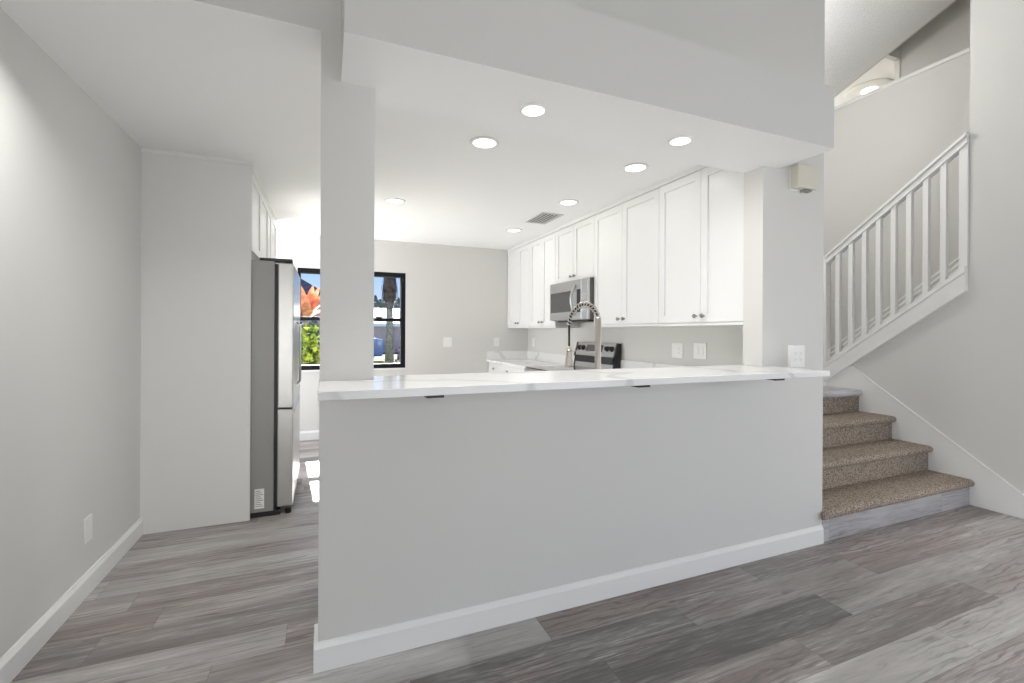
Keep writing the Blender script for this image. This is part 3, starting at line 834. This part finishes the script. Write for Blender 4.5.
# landing
tread(RY[3], 3.748, 4 * RISE, SX0, SX1).box(SX1, 2.70, 4 * RISE - 0.052, CX_ - 0.002, 3.748, 4 * RISE).build('landing', M['landing_plank'], st, 0.004)['label'] = 'pale vinyl plank landing'
su = thing('upper_staircase', (4.95, 2.4, 0.77), 'upper carpeted stair flight behind the white balusters', 'staircase')
# upper flight, climbing back towards the camera behind the stringer
for i in range(8):
    z1 = 4 * RISE + (i + 1) * RISE
    yr = 2.955 - i * 0.2555
    tread(yr - 0.268, yr, z1, XR + 0.125, CX_ - 0.018, d=1, nose=0.03).build('carpet_tread', M['carpet'], su, 0.006)
    MB().box(XR + 0.125, yr - 0.014, z1 - RISE, CX_ - 0.018, yr, z1 - 0.052).build('riser', M['carpet'], su)
# white skirt boards and stringer
def line_skirt(y):
    return 0.983 + 0.734 * (y - 2.709)
MB().prism([(1.50, 0), (1.50, line_skirt(1.50) + 0.012), (2.709, 0.983), (2.99, 0.90), (2.99, 0.0)], 'x', XR - 0.014, XR - 0.001).build('skirt_board', M['white_paint'], st, 0.002)['label'] = 'white sloping skirt board'
MB().prism([(1.49, line_skirt(1.49) - 0.002), (2.70, line_skirt(2.70) - 0.006), (2.70, line_skirt(2.70) + 0.008), (1.49, line_skirt(1.49) + 0.014)], 'x', XR - 0.020, XR - 0.001).build('skirt_cap', M['white_paint'], st, 0.002)
MB().prism([(2.717, str_bot(2.717)), (1.887, str_bot(1.887)), (1.887, str_top(1.887)), (2.99, str_top(2.99)), (2.99, 0.778)], 'x', XR - 0.045, XR + 0.05).build('stringer', M['white_paint'], su, 0.002)['label'] = 'white sloping stringer under the railing'
MB().prism([(2.95, 0.90), (0.9, 0.90 + 0.757 * 2.05), (0.9, 1.16 + 0.757 * 2.05), (2.95, 1.16)], 'x', CX_ - 0.016, CX_ - 0.002).build('skirt_board', M['white_paint'], su)['label'] = 'white skirt board of the upper flight'

# railing
rl = thing('stair_railing', (XR, 2.4, 1.3), 'white sloping stair railing with square balusters on the right', 'railing')
def rail_z(y):
    return 2.016 + 0.7346 * (2.959 - y)
Y0_, Y1_ = 1.887, 2.985

def sloped(f, lo, hi, x0, x1, y0=Y0_, y1=Y1_):
    return MB().prism([(y0, f(y0) + lo), (y1, f(y1) + lo), (y1, f(y1) + hi), (y0, f(y0) + hi)], 'x', x0, x1)
sloped(rail_z, -0.026, 0.0, XR - 0.048, XR + 0.052).build('handrail', M['white_paint'], rl, 0.004)
sloped(rail_z, -0.080, -0.026, XR - 0.030, XR + 0.034).build('sub_rail', M['white_paint'], rl, 0.003)
sloped(str_top, 0.0, 0.042, XR - 0.052, XR + 0.052).build('shoe_rail', M['white_paint'], rl, 0.003)
for k in range(3):
    sloped(str_top, 0.072 + 0.045 * k, 0.092 + 0.045 * k, XR + 0.022, XR + 0.034).build('lower_slat', M['white_paint'], rl, 0.002)
for y in (1.897, 1.921, 2.036, 2.150, 2.264, 2.376, 2.490, 2.603, 2.717, 2.831):
    h = 0.010 if y < 1.9 else 0.0185
    x0, x1 = XR - 0.018, XR + 0.019
    MB().prism([(y - h, str_top(y - h) + 0.038), (y + h, str_top(y + h) + 0.038), (y + h, rail_z(y + h) - 0.078), (y - h, rail_z(y - h) - 0.078)], 'x', x0, x1).build('baluster', M['white_paint'], rl, 0.002)
MB().prism([(2.925, 0.774), (3.005, 0.774), (3.005, rail_z(3.005) - 0.002), (2.925, rail_z(2.925) - 0.002)], 'x', XR - 0.04, XR + 0.04).build('newel_post', M['white_paint'], rl, 0.004)

# ------------------------------------------------------------------ outdoors
struct(MB().box(-30, 6.3, -0.35, 60, 70, -0.25).build('ground', M['lawn']), 'sunlit lawn outside the kitchen window', 'lawn')
struct(MB().box(-30, 25.8, -0.26, 60, 30.8, -0.235).build('street', M['pavement']), 'pale street beyond the lawn outside', 'street')

def leaf_cloud(mb, c, rad, n, size, upright=0.3):
    c = Vector(c)
    for _ in range(n):
        while True:
            v = Vector((random.uniform(-1, 1), random.uniform(-1, 1), random.uniform(-1, 1)))
            if 0.05 < v.length < 1:
                break
        v = v * (0.55 + 0.45 * random.random())
        p = c + Vector((v.x * rad[0], v.y * rad[1], v.z * rad[2]))
        d = Vector((random.uniform(-1, 1), random.uniform(-1, 1), random.uniform(-0.6, 1) + upright)).normalized()
        s = d.cross(Vector((random.uniform(-1, 1), random.uniform(-1, 1), random.uniform(-1, 1)))).normalized()
        l = size * random.uniform(0.6, 1.3)
        w_ = l * 0.28
        nrm = d.cross(s) * l * 0.1
        mb.quad(p, p + d * l * 0.5 + s * w_ + nrm, p + d * l, p + d * l * 0.5 - s * w_ + nrm)
    return mb
def shrub(name, label, c, rad, n, size, m, stems=5, group=None):
    t = thing(name, (c[0], c[1], -0.25), label, 'shrub', group)
    leaf_cloud(MB(), c, rad, n, size).build('foliage', M[m], t)
    sm = MB()
    for k in range(stems):
        a = k * 2 * math.pi / stems
        sm.tube([(c[0] + 0.05 * math.cos(a), c[1] + 0.05 * math.sin(a), -0.26), (c[0] + rad[0] * 0.5 * math.cos(a), c[1] + rad[1] * 0.5 * math.sin(a), c[2] + 0.1)], [0.02, 0.01], 6)
    sm.build('stem', M['bark'], t)
shrub('yellow_green_shrub', 'bushy yellow green shrub just outside the left window', (-0.30, 8.3, 0.58), (0.62, 0.5, 0.85), 1500, 0.13, 'leaf_green')
# broad orange leaved plant behind it
t = thing('orange_leaved_plant', (-0.36, 10.0, -0.25), 'orange leaved plant rising behind the yellow green shrub', 'plant')
MB().tube([(-0.36, 10.0, -0.26), (-0.36, 10.0, 1.55)], [0.05, 0.03], 8).build('stem', M['bark'], t)
lf = MB()
for k in range(26):
    a = k * 2.4
    el = random.uniform(0.15, 1.25)
    d = Vector((math.cos(a) * math.cos(el), math.sin(a) * math.cos(el), math.sin(el)))
    s = d.cross(Vector((0, 0, 1))).normalized()
    ln = random.uniform(0.55, 0.95)
    b0 = Vector((-0.36, 10.0, 1.5))
    pr = [(0, 0.02), (0.3, 0.07), (0.6, 0.085), (0.85, 0.045), (1.0, 0.004)]
    pv = None
    for f, w_ in pr:
        p = b0 + d * ln * f + Vector((0, 0, -0.12 * f * f))
        cur = (p + s * w_, p - s * w_)
        if pv:
            lf.quad(pv[0], cur[0], cur[1], pv[1])
        pv = cur
lf.build('foliage', M['leaf_orange'], t)
shrub('grey_green_shrub', 'loose grey green shrub between the orange plant and the house', (-0.55, 13.0, 0.75), (1.0, 0.6, 1.0), 900, 0.2, 'leaf_dark')
shrub('purple_shrub', 'low purple leaved shrub by the right window edge', (2.02, 13.0, 0.25), (0.24, 0.3, 0.72), 500, 0.11, 'leaf_purple')

def palm(x, y):
    t = thing('palm_tree', (x, y, -0.25), 'tall palm tree with a brown dead frond skirt outside', 'tree')
    MB().tube([(x, y, -0.26), (x + 0.01, y, 1.2), (x, y, 2.6), (x, y, 4.9)], [0.20, 0.15, 0.13, 0.12], 12).build('trunk', M['bark'], t, smooth=True)
    sk = MB().lathe([(0.12, 2.15), (0.17, 2.4), (0.25, 2.8), (0.29, 3.1), (0.24, 3.5), (0.18, 3.95), (0.15, 4.1)], (x, y, 0), n=14)
    for k in range(90):
        a = random.uniform(0, 2 * math.pi)
        z = random.uniform(2.6, 4.0)
        r = 0.19 + 0.13 * math.sin((z - 2.4) / 1.6 * math.pi)
        d = Vector((math.cos(a), math.sin(a), 0))
        s = Vector((-d.y, d.x, 0)) * 0.03
        p = Vector((x, y, z)) + d * r
        sk.quad(p + s, p - s, p - s * 0.3 + d * 0.05 - Vector((0, 0, 0.42)), p + s * 0.3 + d * 0.05 - Vector((0, 0, 0.42)))
    sk.build('dead_frond_skirt', M['dead_frond'], t)
    for k in range(14):
        a = k * 2 * math.pi / 14
        el = 0.9 - 0.9 * (k % 3) / 2
        d = Vector((math.cos(a), math.sin(a), 0))
        s = Vector((-d.y, d.x, 0))
        f = MB()
        for j in range(12):
            u = j / 11
            p = Vector((x, y, 4.9)) + d * 1.9 * u * math.cos(el * 0.7) + Vector((0, 0, 1.3 * math.sin(el) * u - 1.1 * u * u))
            l = 0.42 * math.sin(math.pi * (0.15 + 0.8 * u))
            for sg in (-1, 1):
                q = p + s * sg * l + d * 0.12 - Vector((0, 0, 0.1))
                f.quad(p, p + d * 0.05, q + d * 0.03, q)
        f.build('frond', M['leaf_dark'], t)
palm(2.54, 20.0)

def house(name, label, x0, x1, y0, y1, zw, ridge, wallm, roofm, garage=None):
    t = thing(name, ((x0 + x1) / 2, (y0 + y1) / 2, -0.25), label, 'house')
    MB().box(x0, y0, -0.26, x1, y1, zw).build('wall', M[wallm], t)
    ym_ = (y0 + y1) / 2
    rf = MB().prism([(y0 - 0.5, zw - 0.05), (y1 + 0.5, zw - 0.05), (y1 + 0.5, zw + 0.1), (ym_, ridge), (y0 - 0.5, zw + 0.1)], 'x', x0 - 0.4, x1 + 0.4)
    rf.build('roof', M[roofm], t)
    MB().box(x0 - 0.4, y0 - 0.55, zw - 0.12, x1 + 0.4, y0 - 0.5, zw + 0.1).build('fascia', M['white_paint'], t)
    if garage:
        g = MB()
        for k in range(4):
            g.box(garage[0], y0 - 0.03, -0.25 + k * 0.48, garage[1], y0 + 0.01, -0.25 + (k + 1) * 0.48 - 0.03)
        g.build('garage_door', M['pavement'], t)
house('house', 'pale roofed pink house across the street outside', 1.5, 14.0, 34, 44, 1.75, 3.2, 'stucco', 'pale_roof', (6, 8.6))
# neighbour's house seen at the left: a gable end with a dark roof falling to the right
t = thing('house', (-4.2, 36.0, -0.25), 'dark roofed house behind the orange plant outside', 'house')
MB().prism([(-8.6, -0.26), (0.05, -0.26), (0.05, 2.95), (-4.2, 5.3), (-8.6, 2.95)], 'y', 32.0, 40.0).build('wall', M['stucco'], t)
MB().prism([(-9.1, 2.8), (-4.2, 5.5), (0.55, 2.8), (0.55, 3.4), (-4.2, 6.2), (-9.1, 3.4)], 'y', 31.4, 40.5).build('roof', M['dark_roof'], t)
MB().box(-3.9, 31.98, 0.6, -2.6, 32.03, 1.9).build('house_window', M['dark_glass'], t)

# parked blue car, side on
t = thing('car', (0.75, 24.0, -0.25), 'blue car parked beyond the lawn outside the window', 'car')
bd = [(-1.35, 0.05), (2.62, 0.05), (2.70, 0.40), (2.66, 0.86), (2.30, 0.95), (1.65, 1.0), (1.05, 1.36), (-0.75, 1.38), (-1.25, 1.0), (-1.40, 0.9)]
MB().prism(bd, 'y', 23.2, 24.8).build('body', M['car_blue'], t, 0.06)
MB().prism([(1.46, 1.0), (1.0, 1.30), (0.22, 1.32), (0.22, 1.0)], 'y', 23.17, 24.83).build('front_side_glass', M['dark_glass'], t)
MB().prism([(0.14, 1.0), (0.14, 1.32), (-0.70, 1.32), (-1.05, 1.0)], 'y', 23.17, 24.83).build('rear_side_glass', M['dark_glass'], t)
for x in (-0.62, 1.92):
    for y in (23.17, 24.63):
        MB().lathe([(0, 0), (0.20, 0), (0.31, 0.02), (0.33, 0.05), (0.33, 0.15), (0.31, 0.2), (0, 0.2)], (x, y, 0.09), (0, 1, 0), 24).build('wheel', M['rubber'], t)
# distant trees behind the street
for k, (x, y, z, r) in enumerate(((5.2, 55, 2.1, 2.6), (9.5, 57, 2.3, 2.8), (-2.5, 58, 2.2, 2.6))):
    lab = ['distant grey green tree above the pale roof', 'distant tree at the right end of the pale roof', 'distant tree behind the dark roofed house'][k]
    t = thing('distant_tree', (x, y, -0.25), lab, 'tree', 'distant trees across the street')
    leaf_cloud(MB(), (x, y, z + 1.0), (r, r, r * 0.8), 700, 0.7).build('foliage', M['leaf_dark'], t)
    MB().tube([(x, y, -0.26), (x, y, z + 0.8)], [0.3, 0.18], 8).build('trunk', M['bark'], t)
